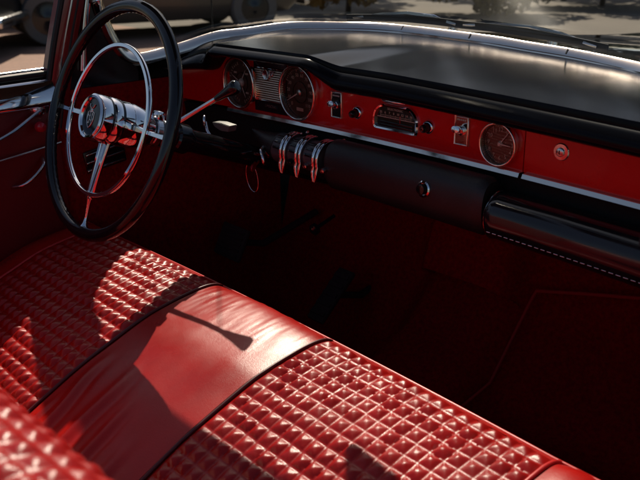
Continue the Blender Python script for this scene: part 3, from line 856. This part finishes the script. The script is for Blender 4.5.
# kick panel vent on the far side
bm = B(); box(bm, (-.694, -.265, -.105), (.006, .105, .052), Matrix.Rotation(math.radians(8), 3, 'X'), bevel=.002); kv = obj('kick_vent', bm, M['black_gloss'], car)
bm = B()
for k in range(3): box(bm, (-.690, -.265, -.125 + .019 * k), (.005, .100, .0045), Matrix.Rotation(math.radians(8), 3, 'X'), bevel=.0012)
obj('vent_slat', bm, M['chrome'], kv)
bm = B(); box(bm, (-.704, -.06, -.26), (.008, .66, .64)); obj('kick_panel', bm, M['carpet'], car, smooth=False)
bm = B(); box(bm, (.745, .32, -.20), (.02, .10, .40)); obj('kick_panel', bm, M['carpet'], car, smooth=False)
# sills
for sx in (-.76, .76):
    bm = B(); box(bm, (sx, -.55, -.60), (.10, 1.75, .14), bevel=.015); obj('sill', bm, M['hood'], car)
bm = B(); box(bm, (.770, -.135, -.27), (.08, .16, .68), bevel=.012); obj('hinge_post', bm, M['pillar_red'], car)
# windshield base: chrome garnish, rubber, outer chrome
bm = B(); sweep(bm, BASE_S, [(.0140, -.008), (.0155, -.003), (.0135, .002), (.0045, .0092), (-.0010, .0120), (-.0090, .0125), (-.012, -.008)], up=V(0, 0, 1)); gm = obj('windshield_moulding', bm, M['chrome_warm'], car, angle=30)
for X in (-.66, -.52, -.36, -.16, .1, .32):
    bm = B(); box(bm, (X, base_y(X) - .0058, base_z(X) + .0090), (.0024, .0120, .0026), Matrix.Rotation(math.radians(51), 3, 'X'))
    obj('moulding_joint', bm, M['rubber'], gm, smooth=False)
def offset_base(d, dz):
    fr = frames(BASE_S, up=V(0, 0, 1)); return [p - f[2] * d + V(0, 0, dz) for p, f in zip(BASE_S, fr)]
bm = B(); sweep(bm, offset_base(.012, .006), [(.006, .008), (.006, -.008), (-.014, -.008), (-.014, .008)], up=V(0, 0, 1)); obj('windshield_seal', bm, M['rubber'], car)
bm = B(); sweep(bm, offset_base(.024, -.004), [(.006, .006), (.010, 0), (.006, -.006), (-.012, -.008), (-.012, .008)], up=V(0, 0, 1)); obj('outer_moulding', bm, M['chrome'], car, angle=30)
# windshield frame: pillars, header, glass
HEAD = spline([(-.690, -.238, .470), (-.690, -.215, .500), (-.665, -.190, .522), (-.55, -.178, .534), (-.3, -.162, .538), (0, -.152, .540), (.3, -.162, .538), (.55, -.178, .534), (.665, -.190, .522), (.690, -.215, .500), (.690, -.238, .470)], 8)
bm = B(); sweep(bm, HEAD, [(.016, .018), (.018, -.020), (.004, -.036), (-.014, -.030), (-.014, .016)], up=V(0, 0, 1)); obj('windshield_header', bm, M['hood'], car, angle=35)
for sx in (-1, 1):
    PL = spline(([(sx * .716, -.376, -.02)] if sx < 0 else []) + [(sx * .713, -.354, .08), (sx * .706, -.332, .17), (sx * .699, -.306, .26), (sx * .695, -.272, .37), (sx * .690, -.240, .475)], 6)
    bm = B(); sweep(bm, PL, [(.018, .026), (.024, .014), (.022, -.012), (.012, -.026), (-.018, -.026), (-.022, .024)], up=V(-sx, 0, 0)); p = obj('windshield_pillar', bm, M['pillar_red'], car, angle=35)
    for q, (dy, mt, w) in enumerate(((-.024, 'rubber', .007), (-.004, 'chrome_worn', .003), (.010, 'rubber', .004))):
        bm = B(); tube(bm, [v + V(-sx * (.021 if dy > -.02 else .012), dy, 0) for v in PL], w, 8); obj('pillar_bead', bm, M[mt], p)
    bm = B(); tube(bm, spline([(sx * .704, -.292, .10), (sx * .701, -.283, .17), (sx * .697, -.266, .26), (sx * .692, -.236, .37), (sx * .688, -.210, .475)], 8), .010, 10); obj('pillar_garnish', bm, M['chrome'], p)
    bm = B()
    extrude_outline(bm, [(-.345, -.02 if sx < 0 else .07), (-.150, -.02 if sx < 0 else .07), (-.150, .090), (-.172, .108), (-.205, .150), (-.225, .190), (-.243, .26), (-.222, .37), (-.205, .47), (-.245, .47), (-.275, .37), (-.31, .26)], lambda q, d: V(sx * (.706 + d), q[0], q[1]), 0, .014)
    obj('pillar_corner', bm, M['black_gloss'], p, smooth=False)
# glass between base and header
bm = B(); P = []
NB = 90
def along(L, t):
    f = t * (len(L) - 1); i = min(len(L) - 2, int(f)); return L[i].lerp(L[i + 1], f - i)
def by_len(L):
    D = [0]
    for a, b in zip(L, L[1:]): D.append(D[-1] + (b - a).length)
    out = []
    for k in range(NB + 1):
        s = D[-1] * k / NB; j = max(i for i in range(len(D)) if D[i] <= s + 1e-9); j = min(j, len(L) - 2)
        out.append(L[j].lerp(L[j + 1], (s - D[j]) / (D[j + 1] - D[j] + 1e-9)))
    return out
LB = by_len(offset_base(.016, .012)); LH = by_len(HEAD)
for k in range(NB + 1):
    P.append([LB[k].lerp(LH[k], t / 16) + V(0, .035 * math.sin(PI * t / 16) * (1 - abs(LB[k].x) / .75), 0) for t in range(17)])
grid(bm, P); obj('windshield', bm, M['glass'], car, recalc=False)
# rear-view mirror and sun visors
bm = B(); box(bm, (-.005, -.165, .385), (.160, .022, .050), Matrix.Rotation(math.radians(-8), 3, 'Z') @ Matrix.Rotation(math.radians(10), 3, 'X'), bevel=.008); mr = obj('rear_view_mirror', bm, M['chrome_worn'], car)
bm = B(); box(bm, (-.007, -.1775, .383), (.144, .001, .038), Matrix.Rotation(math.radians(-8), 3, 'Z') @ Matrix.Rotation(math.radians(10), 3, 'X')); obj('mirror_glass', bm, M['mirror'], mr, smooth=False)
bm = B(); tube(bm, [V(-.004, -.155, .40), V(-.002, -.15, .45), V(0, -.15, .525)], .006, 10); obj('mirror_stem', bm, M['chrome'], mr)
for sx in (-1, 1):
    bm = B(); box(bm, (sx * .345, -.300, .524), (.62, .22, .016), Matrix.Rotation(math.radians(-4), 3, 'X'), bevel=.006); obj('sun_visor', bm, M['visor'], car)
# cowl, bonnet and wings outside the glass
bm = B(); P = []
def hood_z(X, y):
    z = .118 - .022 * X * (1 - smoothstep(.5, 1, y)) - .10 * smoothstep(.55, 2.0, y) - .03 * smoothstep(1.6, 2.6, y)
    z -= .20 * max(0, abs(X) - .62) ** 1.3 * 2.6 + .012 * abs(X)
    z -= .03 * smoothstep(-.2, .1, -abs(X) + .55) * 0
    return z
for i in range(61):
    X = -.90 + 1.80 * i / 60; row = []
    yst = (max(base_y(X), -.25) + .026) if abs(X) < .70 else -.25 + (.02)
    for k in range(41):
        t = (k / 40) ** 1.4; y = yst + (2.55 - yst) * t
        z = min(hood_z(X, y), base_z(max(-.7, min(.7, X))) - .008 - .02 * smoothstep(0, .15, y - yst))
        row.append(Vector((X, y, z)))
    P.append(row)
R = grid(bm, P)
obj('bonnet', bm, M['hood'], car, recalc=False, angle=60)
for sx in (-1, 1):
    bm = B(); P = []
    for i in range(41):
        y = -.25 + 2.8 * i / 40
        zt = min(hood_z(sx * .9, y), .10)
        arch = y > 1.15 and y < 1.95
        zl = -.68 if not arch else -.68 + .42 * math.sqrt(max(0, 1 - ((y - 1.55) / .41) ** 2))
        P.append([Vector((sx * .90, y, zt)), Vector((sx * .935, y, zt - .10)), Vector((sx * .94, y, (zt + zl) / 2)), Vector((sx * .92, y, zl))])
    grid(bm, P); obj('front_wing', bm, M['hood'], car, angle=50)
    bm = B(); lathe(bm, [(.20, -.10), (.31, -.10), (.335, -.06), (.335, .06), (.31, .10), (.20, .10)], V(sx * .80, 1.55, -.565), V(1, 0, 0), 40); w = obj('front_wheel', bm, M['rubber'], car)
    bm = B(); lathe(bm, [(.20, .08), (.17, .09), (.10, .105), (0, .11)], V(sx * .80, 1.55, -.565), V(sx, 0, 0), 32); obj('wheel_rim', bm, M['chrome'], w)
bm = B(); P = []
for i in range(25):
    X = -.9 + 1.8 * i / 24; P.append([Vector((X, 2.55, hood_z(X, 2.55))), Vector((X, 2.60, -.2)), Vector((X, 2.58, -.6))])
grid(bm, P); obj('front_grille', bm, M['chrome_worn'], car)
# cowl vent
bm = B()
for k in range(26):
    X = -.30 + .028 * k; box(bm, (X, base_y(X) + .085, base_z(X) - .012), (.016, .030, .006), bevel=.001)
obj('cowl_vent', bm, M['chrome_worn'], car, smooth=False)
# wipers
def wiper(p0, p1, arm0, n):
    bm = B(); p0, p1, arm0 = Vector(p0), Vector(p1), Vector(arm0)
    m = (p0 + p1) / 2
    sweep(bm, [p0, p0.lerp(p1, .25) + V(0, .006, .004), m + V(0, .009, .006), p0.lerp(p1, .75) + V(0, .006, .004), p1], [(.009, .0022), (.009, -.0022), (-.009, -.0018), (-.009, .0018)], up=V(0, 0, 1))
    w = obj('wiper', bm, M['rubber'], car)
    bm = B(); sweep(bm, [p0.lerp(p1, .06), p0.lerp(p1, .3) + V(0, .012, .015), m + V(0, .014, .020), p0.lerp(p1, .7) + V(0, .012, .015), p0.lerp(p1, .94)], [(.003, .0028), (.003, -.0028), (-.003, -.0028), (-.003, .0028)], up=V(0, 0, 1)); obj('wiper_bow', bm, M['chrome'], w)
    bm = B(); tube(bm, [m + V(0, .014, .02), m.lerp(arm0, .5) + V(0, .02, .018), arm0], [.0035, .0045, .006], 10); lathe(bm, [(.012, -.012), (.012, .006), (.006, .012), (0, .012)], arm0, V(0, 0, 1), 20); obj('wiper_arm', bm, M['chrome'], w)
wiper((-.560, .400, .176), (-.240, .490, .172), (-.33, .56, .156), 0)
wiper((-.265, .490, .172), (.170, .452, .153), (-.02, .54, .144), 1)
# radio aerial on the far wing
bm = B(); tube(bm, [V(-.855, .172, .06), V(-.855, .174, .20), V(-.853, .19, .9)], [.0032, .0024, .0014], 8); lathe(bm, [(.014, -.02), (.014, 0), (.006, .012), (.0035, .03)], V(-.855, .172, .06), V(0, 0, 1), 16); obj('aerial', bm, M['black_gloss'], car)
# bodywork behind the door, boot
for sx in (-1, 1):
    bm = B(); box(bm, (sx * .84, -1.95, -.30), (.16, 1.6, .74), bevel=.06); obj('rear_wing', bm, M['hood'], car)
bm = B(); box(bm, (0, -2.2, -.02), (1.52, 1.1, .10), bevel=.04); obj('boot_lid', bm, M['hood'], car)

# ------------------------------------------------------------------ FAR DOOR
door = thing('driver_door', (-.78, -.75, -.5), 'dark red trimmed driver door with chrome strip and window crank, beyond the steering wheel', 'car door')
Y0, Y1 = -1.12, -.372
bm = B(); P = []
prof = [(-.690, -.50), (-.692, -.40), (-.688, -.25), (-.690, -.13), (-.694, -.062), (-.696, .015), (-.700, .030), (-.735, .030), (-.86, .0), (-.90, -.10), (-.90, -.50)]
for i in range(31):
    y = Y0 + (Y1 - Y0) * i / 30
    P.append([Vector((x + .0015 * noise.noise(Vector((y * 5, z * 7, 0))), y, z)) for x, z in prof])
R = grid(bm, P)
for a, c in zip(R, R[1:]): bm.faces.new((a[-1], c[-1], c[0], a[0]))
bm.faces.new(R[0]); bm.faces.new(R[-1][::-1])
obj('door_panel', bm, M['door_trim'], door, angle=50)
# glossy black window ledge, rubber and bright bead
bm = B(); sweep(bm, [V(-.715, Y0 + (Y1 - Y0) * k / 20, .060 + .012 * k / 20) for k in range(21)], [(-.036, .038), (-.032, .042), (-.024, .042), (.004, .030), (.017, .020), (.023, .008), (.026, -.006), (.026, -.03), (-.036, -.03)][::-1], up=V(0, 0, 1)); ld = obj('window_ledge', bm, M['chrome'], door, angle=50)
bm = B(); tube(bm, [V(-.7085, Y0 + (Y1 - Y0) * k / 20, .0905 + .012 * k / 20) for k in range(21)], .0065, 10); obj('window_seal', bm, M['rubber'], ld)
bm = B(); tube(bm, [V(-.724, Y0 + (Y1 - Y0) * k / 20, .0985 + .012 * k / 20) for k in range(21)], .0032, 8); obj('sill_bead', bm, M['chrome_worn'], ld)
bm = B(); tube(bm, [V(-.6855, Y0 + (Y1 - Y0) * k / 20, -.142 + .092 * k / 20) for k in range(21)], .0026, 8); obj('chrome_strip', bm, M['alum'], door)
# window crank
bm = B(); o = V(-.690, -.415, .030)
lathe(bm, [(.016, -.01), (.017, .004), (.012, .012), (.006, .014), (0, .014)], o, V(1, 0, 0), 24); cr = obj('window_crank', bm, M['chrome_worn'], door)
bm = B(); sweep(bm, spline([(-.678, -.415, .030), (-.674, -.45, .012), (-.672, -.485, -.006), (-.670, -.53, -.022), (-.668, -.565, -.030)], 5), circ(1, 12, .6), scale=[.0075] * 10 + [.0065] * 10 + [.0055], up=V(1, 0, 0)); obj('crank_arm', bm, M['chrome_worn'], cr)
bm = B(); lathe(bm, [(.004, 0), (.005, .012), (.0105, .016), (.0125, .024), (.010, .032), (.004, .0355), (0, .036)], V(-.690, -.424, -.004), V(1, 0, 0), 24); obj('lock_knob', bm, M['red_knob'], door)
bm = B(); lathe(bm, [(.009, 0), (.010, .008), (.006, .014), (0, .015)], V(-.690, -.385, .000), V(1, 0, 0), 20); obj('small_knob', bm, M['chrome_worn'], door)
# curved chrome pull
bm = B(); tube(bm, spline([(-.688, -.420, -.078), (-.668, -.428, -.090), (-.664, -.455, -.112), (-.668, -.480, -.126), (-.688, -.496, -.132)], 6), [.003] + [.0042] * 23 + [.003], 10); obj('pull_handle', bm, M['chrome_worn'], door)

# ------------------------------------------------------------------ OUTSIDE
GZ = -.9
def ground_mat():
    m = bpy.data.materials.new('paved_ground'); m.use_nodes = True; nt = m.node_tree; N = nt.nodes; L = nt.links; b = N['Principled BSDF']
    tc = N.new('ShaderNodeTexCoord'); n = N.new('ShaderNodeTexNoise'); n.inputs['Scale'].default_value = .6; n.inputs['Detail'].default_value = 9; n.inputs['Roughness'].default_value = .7
    L.new(tc.outputs['Object'], n.inputs['Vector'])
    cr = N.new('ShaderNodeValToRGB'); cr.color_ramp.elements[0].position = .3; cr.color_ramp.elements[0].color = (.115, .10, .082, 1); cr.color_ramp.elements[1].position = .72; cr.color_ramp.elements[1].color = (.165, .142, .115, 1)
    L.new(n.outputs['Fac'], cr.inputs['Fac']); L.new(cr.outputs['Color'], b.inputs['Base Color']); b.inputs['Roughness'].default_value = .9
    n2 = N.new('ShaderNodeTexNoise'); n2.inputs['Scale'].default_value = 60; L.new(tc.outputs['Object'], n2.inputs['Vector'])
    bp = N.new('ShaderNodeBump'); bp.inputs['Strength'].default_value = .4; bp.inputs['Distance'].default_value = .01; L.new(n2.outputs['Fac'], bp.inputs['Height']); L.new(bp.outputs['Normal'], b.inputs['Normal'])
    return m
bm = B(); grid(bm, [[Vector((-400, -400, GZ)), Vector((-400, 400, GZ))], [Vector((400, -400, GZ)), Vector((400, 400, GZ))]])
g = obj('ground', bm, ground_mat(), None, smooth=False, kind='structure'); g['label'] = 'grey asphalt ground around the car'
# pinkish paved strip on the far side
def paving_mat():
    m = bpy.data.materials.new('pink_paving'); m.use_nodes = True; nt = m.node_tree; N = nt.nodes; L = nt.links; b = N['Principled BSDF']
    tc = N.new('ShaderNodeTexCoord'); br = N.new('ShaderNodeTexBrick'); br.inputs['Scale'].default_value = 4
    br.inputs['Color1'].default_value = (.31, .175, .12, 1); br.inputs['Color2'].default_value = (.26, .15, .105, 1); br.inputs['Mortar'].default_value = (.12, .08, .06, 1); br.inputs['Mortar Size'].default_value = .012
    L.new(tc.outputs['Object'], br.inputs['Vector']); L.new(br.outputs['Color'], b.inputs['Base Color']); b.inputs['Roughness'].default_value = .85
    return m
bm = B(); box(bm, (-10, 1.6, GZ + .002), (16, 7.4, .004)); pv = obj('pavement', bm, paving_mat(), None, smooth=False, kind='structure'); pv['label'] = 'pinkish brick pavement beside the car'

def background_car(loc, rot, paint, label, whitewall=False):
    """long axis x, local; copies of one body plan"""
    t = thing('parked_car', loc, label, 'car')
    rm = Matrix.Rotation(rot, 4, 'Z'); o = Vector(loc)
    def put(bm):
        for v in bm.verts: v.co = o + rm @ v.co
        return bm
    secs = [(-2.25, .45, .70, .74), (-2.1, .30, .86, .84), (-1.5, .24, .93, .90), (-.8, .22, .95, .92), (.6, .22, .95, .92), (1.3, .24, .93, .90), (2.0, .28, .84, .86), (2.25, .42, .70, .72)]
    bm = B(); P = []
    for x, zl, zt, w in secs:
        h = zt - zl
        P.append([Vector((x, y * w, zl + z * h)) for y, z in ((-.90, 0), (-.99, .18), (-1, .5), (-.97, .85), (-.88, 1.0), (0, 1.04), (.88, 1.0), (.97, .85), (1, .5), (.99, .18), (.90, 0))])
    R = grid(bm, P)
    for a, c in zip(R, R[1:]): bm.faces.new((a[-1], c[-1], c[0], a[0]))
    bm.faces.new(R[0]); bm.faces.new(R[-1][::-1])
    body = obj('body', put(bm), paint, t, angle=50)
    bm = B(); P = []
    for x, zt, w in ((-1.55, .94, .74), (-1.0, 1.34, .64), (-.2, 1.44, .62), (.5, 1.40, .62), (1.15, .94, .76)):
        P.append([Vector((x, -w * 1.12, .92)), Vector((x, -w, zt)), Vector((x, 0, zt + .03)), Vector((x, w, zt)), Vector((x, w * 1.12, .92))])
    grid(bm, P); obj('cabin_glass', put(bm), M['black_gloss'], t, angle=50)
    bm = B(); P = []
    for x, zt, w in ((-1.0, 1.345, .655), (-.2, 1.452, .635), (.5, 1.41, .635)):
        P.append([Vector((x, -w, zt - .03)), Vector((x, -w * .9, zt + .02)), Vector((x, 0, zt + .05)), Vector((x, w * .9, zt + .02)), Vector((x, w, zt - .03))])
    grid(bm, P); obj('roof', put(bm), paint, t)
    for x in (-1.4, 1.42):
        for y in (-.84, .84):
            bm = B(); lathe(bm, [(.21, -.10), (.32, -.10), (.345, -.07), (.345, .07), (.32, .10), (.21, .10)], V(x, y, .345), V(0, 1, 0), 32); w = obj('wheel', put(bm), (bpy.data.materials.get('whitewall_tyre') or mat('whitewall_tyre', (.13, .12, .11), .6)) if whitewall else M['rubber'], t)
            sy = 1 if y > 0 else -1
            bm = B(); lathe(bm, [(.23, .085), (.20, .09), (.10, .075), (.05, .10), (0, .10)], V(x, y, .345), V(0, sy, 0), 28); obj('wheel_rim', put(bm), M['black_gloss'] if whitewall else M['black_dull'], w)
    for y in (-.62, .62):
        for x, mm in ((2.17, 'chrome'), (-2.17, 'red_knob')):
            bm = B(); lathe(bm, [(.09, -.05), (.10, .03), (.07, .07), (0, .085)], V(x, y, .66), V(1 if x > 0 else -1, 0, 0), 20); obj('headlight' if x > 0 else 'tail_light', put(bm), M[mm], t)
    for x in (-2.3, 2.3):
        bm = B(); box(bm, (x, 0, .40), (.10, 1.62, .13), bevel=.04); obj('bumper', put(bm), M['chrome_worn'], t)
silver = mat('silver_paint', (.085, .074, .062), .35, metal=.3, coat=.4)
brown = mat('dark_brown_paint', (.035, .026, .020), .25, coat=.8)
black = mat('black_car_paint', (.004, .004, .004), .3, coat=.2)
background_car((-9.75, 5.0, GZ), math.radians(75), silver, 'grey car with pale sided tyres parked on the paving beyond the steering wheel', True)
background_car((-10.42, 1.12, GZ), math.radians(52), black, 'black car parked at far left beyond the driver door window')
background_car((-13.1, 3.75, GZ), math.radians(52), brown, 'dark brown car mostly hidden behind the grey car')

# shrubs and trees
def foliage(name, c, rx, ry, h, n, leaf, material, trunk, label, cat, group=None, crown0=0):
    c = Vector(c); rnd = random.Random(int(abs(c.x * 31 + c.y * 17)) + 3)
    t = thing(name, c, label, cat, group)
    bm = B()
    lobes = [(rnd.uniform(-.7, .7) * rx, rnd.uniform(-.7, .7) * ry, crown0 + rnd.uniform(.15, .8) * (h - crown0), rnd.uniform(.3, .5)) for _ in range(12)]
    for k in range(n):
        lx, ly, lz, lr = rnd.choice(lobes)
        d = Vector((rnd.gauss(0, 1), rnd.gauss(0, 1), rnd.gauss(0, 1))).normalized() * rnd.uniform(.3, 1) ** .5
        p = c + Vector((lx + d.x * lr * rx, ly + d.y * lr * ry, max(.06, lz + d.z * lr * (h - crown0) * .5)))
        a = Vector((rnd.gauss(0, 1), rnd.gauss(0, 1), rnd.gauss(0, 1))).normalized(); b = a.orthogonal().normalized(); s = leaf * rnd.uniform(.6, 1.3)
        v = [bm.verts.new(p + a * s), bm.verts.new(p + b * s * .5), bm.verts.new(p - a * s), bm.verts.new(p - b * s * .5)]
        bm.faces.new(v)
    obj('foliage', bm, material, t, smooth=False, recalc=False)
    bm = B()
    tube(bm, [c, c + V(.03, 0, h * .3), c + V(-.02, .03, h * .62), c + V(.02, 0, h * .8)], [trunk, trunk * .8, trunk * .5, trunk * .2], 10)
    for k in range(6):
        a = 2 * PI * k / 6 + .4; z0 = max(crown0 * .8, h * .25) + .05 * h * k
        tube(bm, [c + V(0, 0, z0), c + V(math.cos(a) * rx * .3, math.sin(a) * ry * .3, z0 + h * .12), c + V(math.cos(a) * rx * .6, math.sin(a) * ry * .6, z0 + h * .2)], [trunk * .5, trunk * .35, trunk * .12], 8)
    obj('trunk' if crown0 else 'stem', bm, bark, t)
bark = mat('bark', (.09, .06, .04), .9, bump=('noise', 30, .5, .02))
lf_yellow = mat('autumn_leaf', (.30, .16, .02), .6, var=(3, .5, 1.4)); lf_gold = mat('olive_leaf', (.16, .11, .02), .6, var=(3, .5, 1.4)); lf_dark = mat('blackish_leaf', (.02, .028, .012), .6); lf_green = mat('dark_leaf', (.035, .05, .015), .6, var=(3, .5, 1.4)); lf_brown = mat('brown_leaf', (.10, .06, .03), .6, var=(3, .5, 1.4))
shr = [((-9.7, 9.1), 1.1, lf_yellow, 'yellow autumn bush behind the wipers'), ((-7.7, 10.3), 1.25, lf_gold, 'olive gold bush beside the yellow autumn bush'), ((-12.6, 8.6), 1.4, lf_green, 'dark green bush partly behind the yellow autumn bush'),
       ((-7.2, 13.2), 1.5, lf_green, 'dark green bush on the far edge of the asphalt'), ((-5.0, 14.4), 1.5, lf_brown, 'brownish bush on the far edge of the asphalt'), ((-2.8, 15.2), 1.5, lf_dark, 'blackish green bush past the brownish bush'),
       ((-14.5, 6.4), 1.4, lf_brown, 'brown bush behind the parked cars')]
for (x, y), r, mm, lb in shr:
    foliage('shrub', (x, y, GZ), r, r, 1.7, 4200, .09, mm, .05, lb, 'shrub')
tall = [((-19.5, -5.5), 8.5, 'added unseen tall tree far left, farthest from the windshield'), ((-20, .5), 9, 'added unseen tall tree behind the black car'), ((-19, 5.5), 8.5, 'added unseen tall tree behind the dark brown car'),
        ((-19, 10.5), 9.5, 'added unseen tall tree behind the grey car and brown bush'), ((-17.5, 15.5), 9, 'added unseen tall tree behind the dark green and yellow bushes'), ((-13.5, 19), 9.5, 'added unseen tall tree behind the olive gold bush'),
        ((-8.5, 21.5), 9, 'added unseen tall tree behind the dark green asphalt-edge bush'), ((-3.5, 23), 9, 'added unseen tall tree behind the brownish bush'), ((2, 23.5), 8.5, 'added unseen tall tree at the far end beyond the bonnet')]
for (x, y), h, lb in tall:  # unseen tree line, added to darken what the dash top and chrome reflect
    foliage('tree', (x, y, GZ), 3.4, 3.4, h, 5200, .24, lf_green, .22, lb, 'tree', 'unseen tall trees added to darken reflections', crown0=1.6)

# ------------------------------------------------------------------ light, sky, camera
SUN = V(-.547, .399, .735).normalized()
sun = bpy.data.lights.new('sun', 'SUN'); sun.energy = 4.7; sun.angle = math.radians(.5); sun.color = (1, .89, .72)
so = bpy.data.objects.new('sun', sun); COL.objects.link(so); so.rotation_euler = SUN.to_track_quat('Z', 'Y').to_euler(); so.location = SUN * 20
w = bpy.data.worlds.new('World'); S.world = w; w.use_nodes = True
nt = w.node_tree; bg = nt.nodes['Background']; sky = nt.nodes.new('ShaderNodeTexSky'); sky.sky_type = 'NISHITA'; sky.sun_disc = False
sky.sun_elevation = math.asin(SUN.z); sky.sun_rotation = math.atan2(SUN.x, SUN.y) % (2 * PI); sky.air_density = 1.0; sky.dust_density = 2.2
nt.links.new(sky.outputs[0], bg.inputs[0]); bg.inputs[1].default_value = .062
cd = bpy.data.cameras.new('camera'); co = bpy.data.objects.new('camera', cd); COL.objects.link(co)
rx, ux, fx = V(.66545, .746327, -.013124), V(-.25166, .240871, .937362), V(-.70274, .620466, -.348108)
mw = Matrix((rx, ux, -fx)).transposed().to_4x4(); mw.translation = V(1.06366, -1.13879, .379945)
co.matrix_world = mw
cd.sensor_width = 36; cd.lens = 818.7066 / 640 * 36; cd.clip_start = .02; cd.clip_end = 1500
cd.dof.use_dof = True; cd.dof.focus_distance = 1.62; cd.dof.aperture_fstop = 8.0
S.camera = co
S.view_settings.view_transform = 'Standard'; S.view_settings.look = 'None'; S.view_settings.gamma = 1; S.view_settings.exposure = .14
S.cycles.caustics_reflective = False; S.cycles.caustics_refractive = False
S.cycles.max_bounces = 10; S.cycles.transparent_max_bounces = 12; S.cycles.sample_clamp_indirect = 4
S.cycles.use_denoising = True
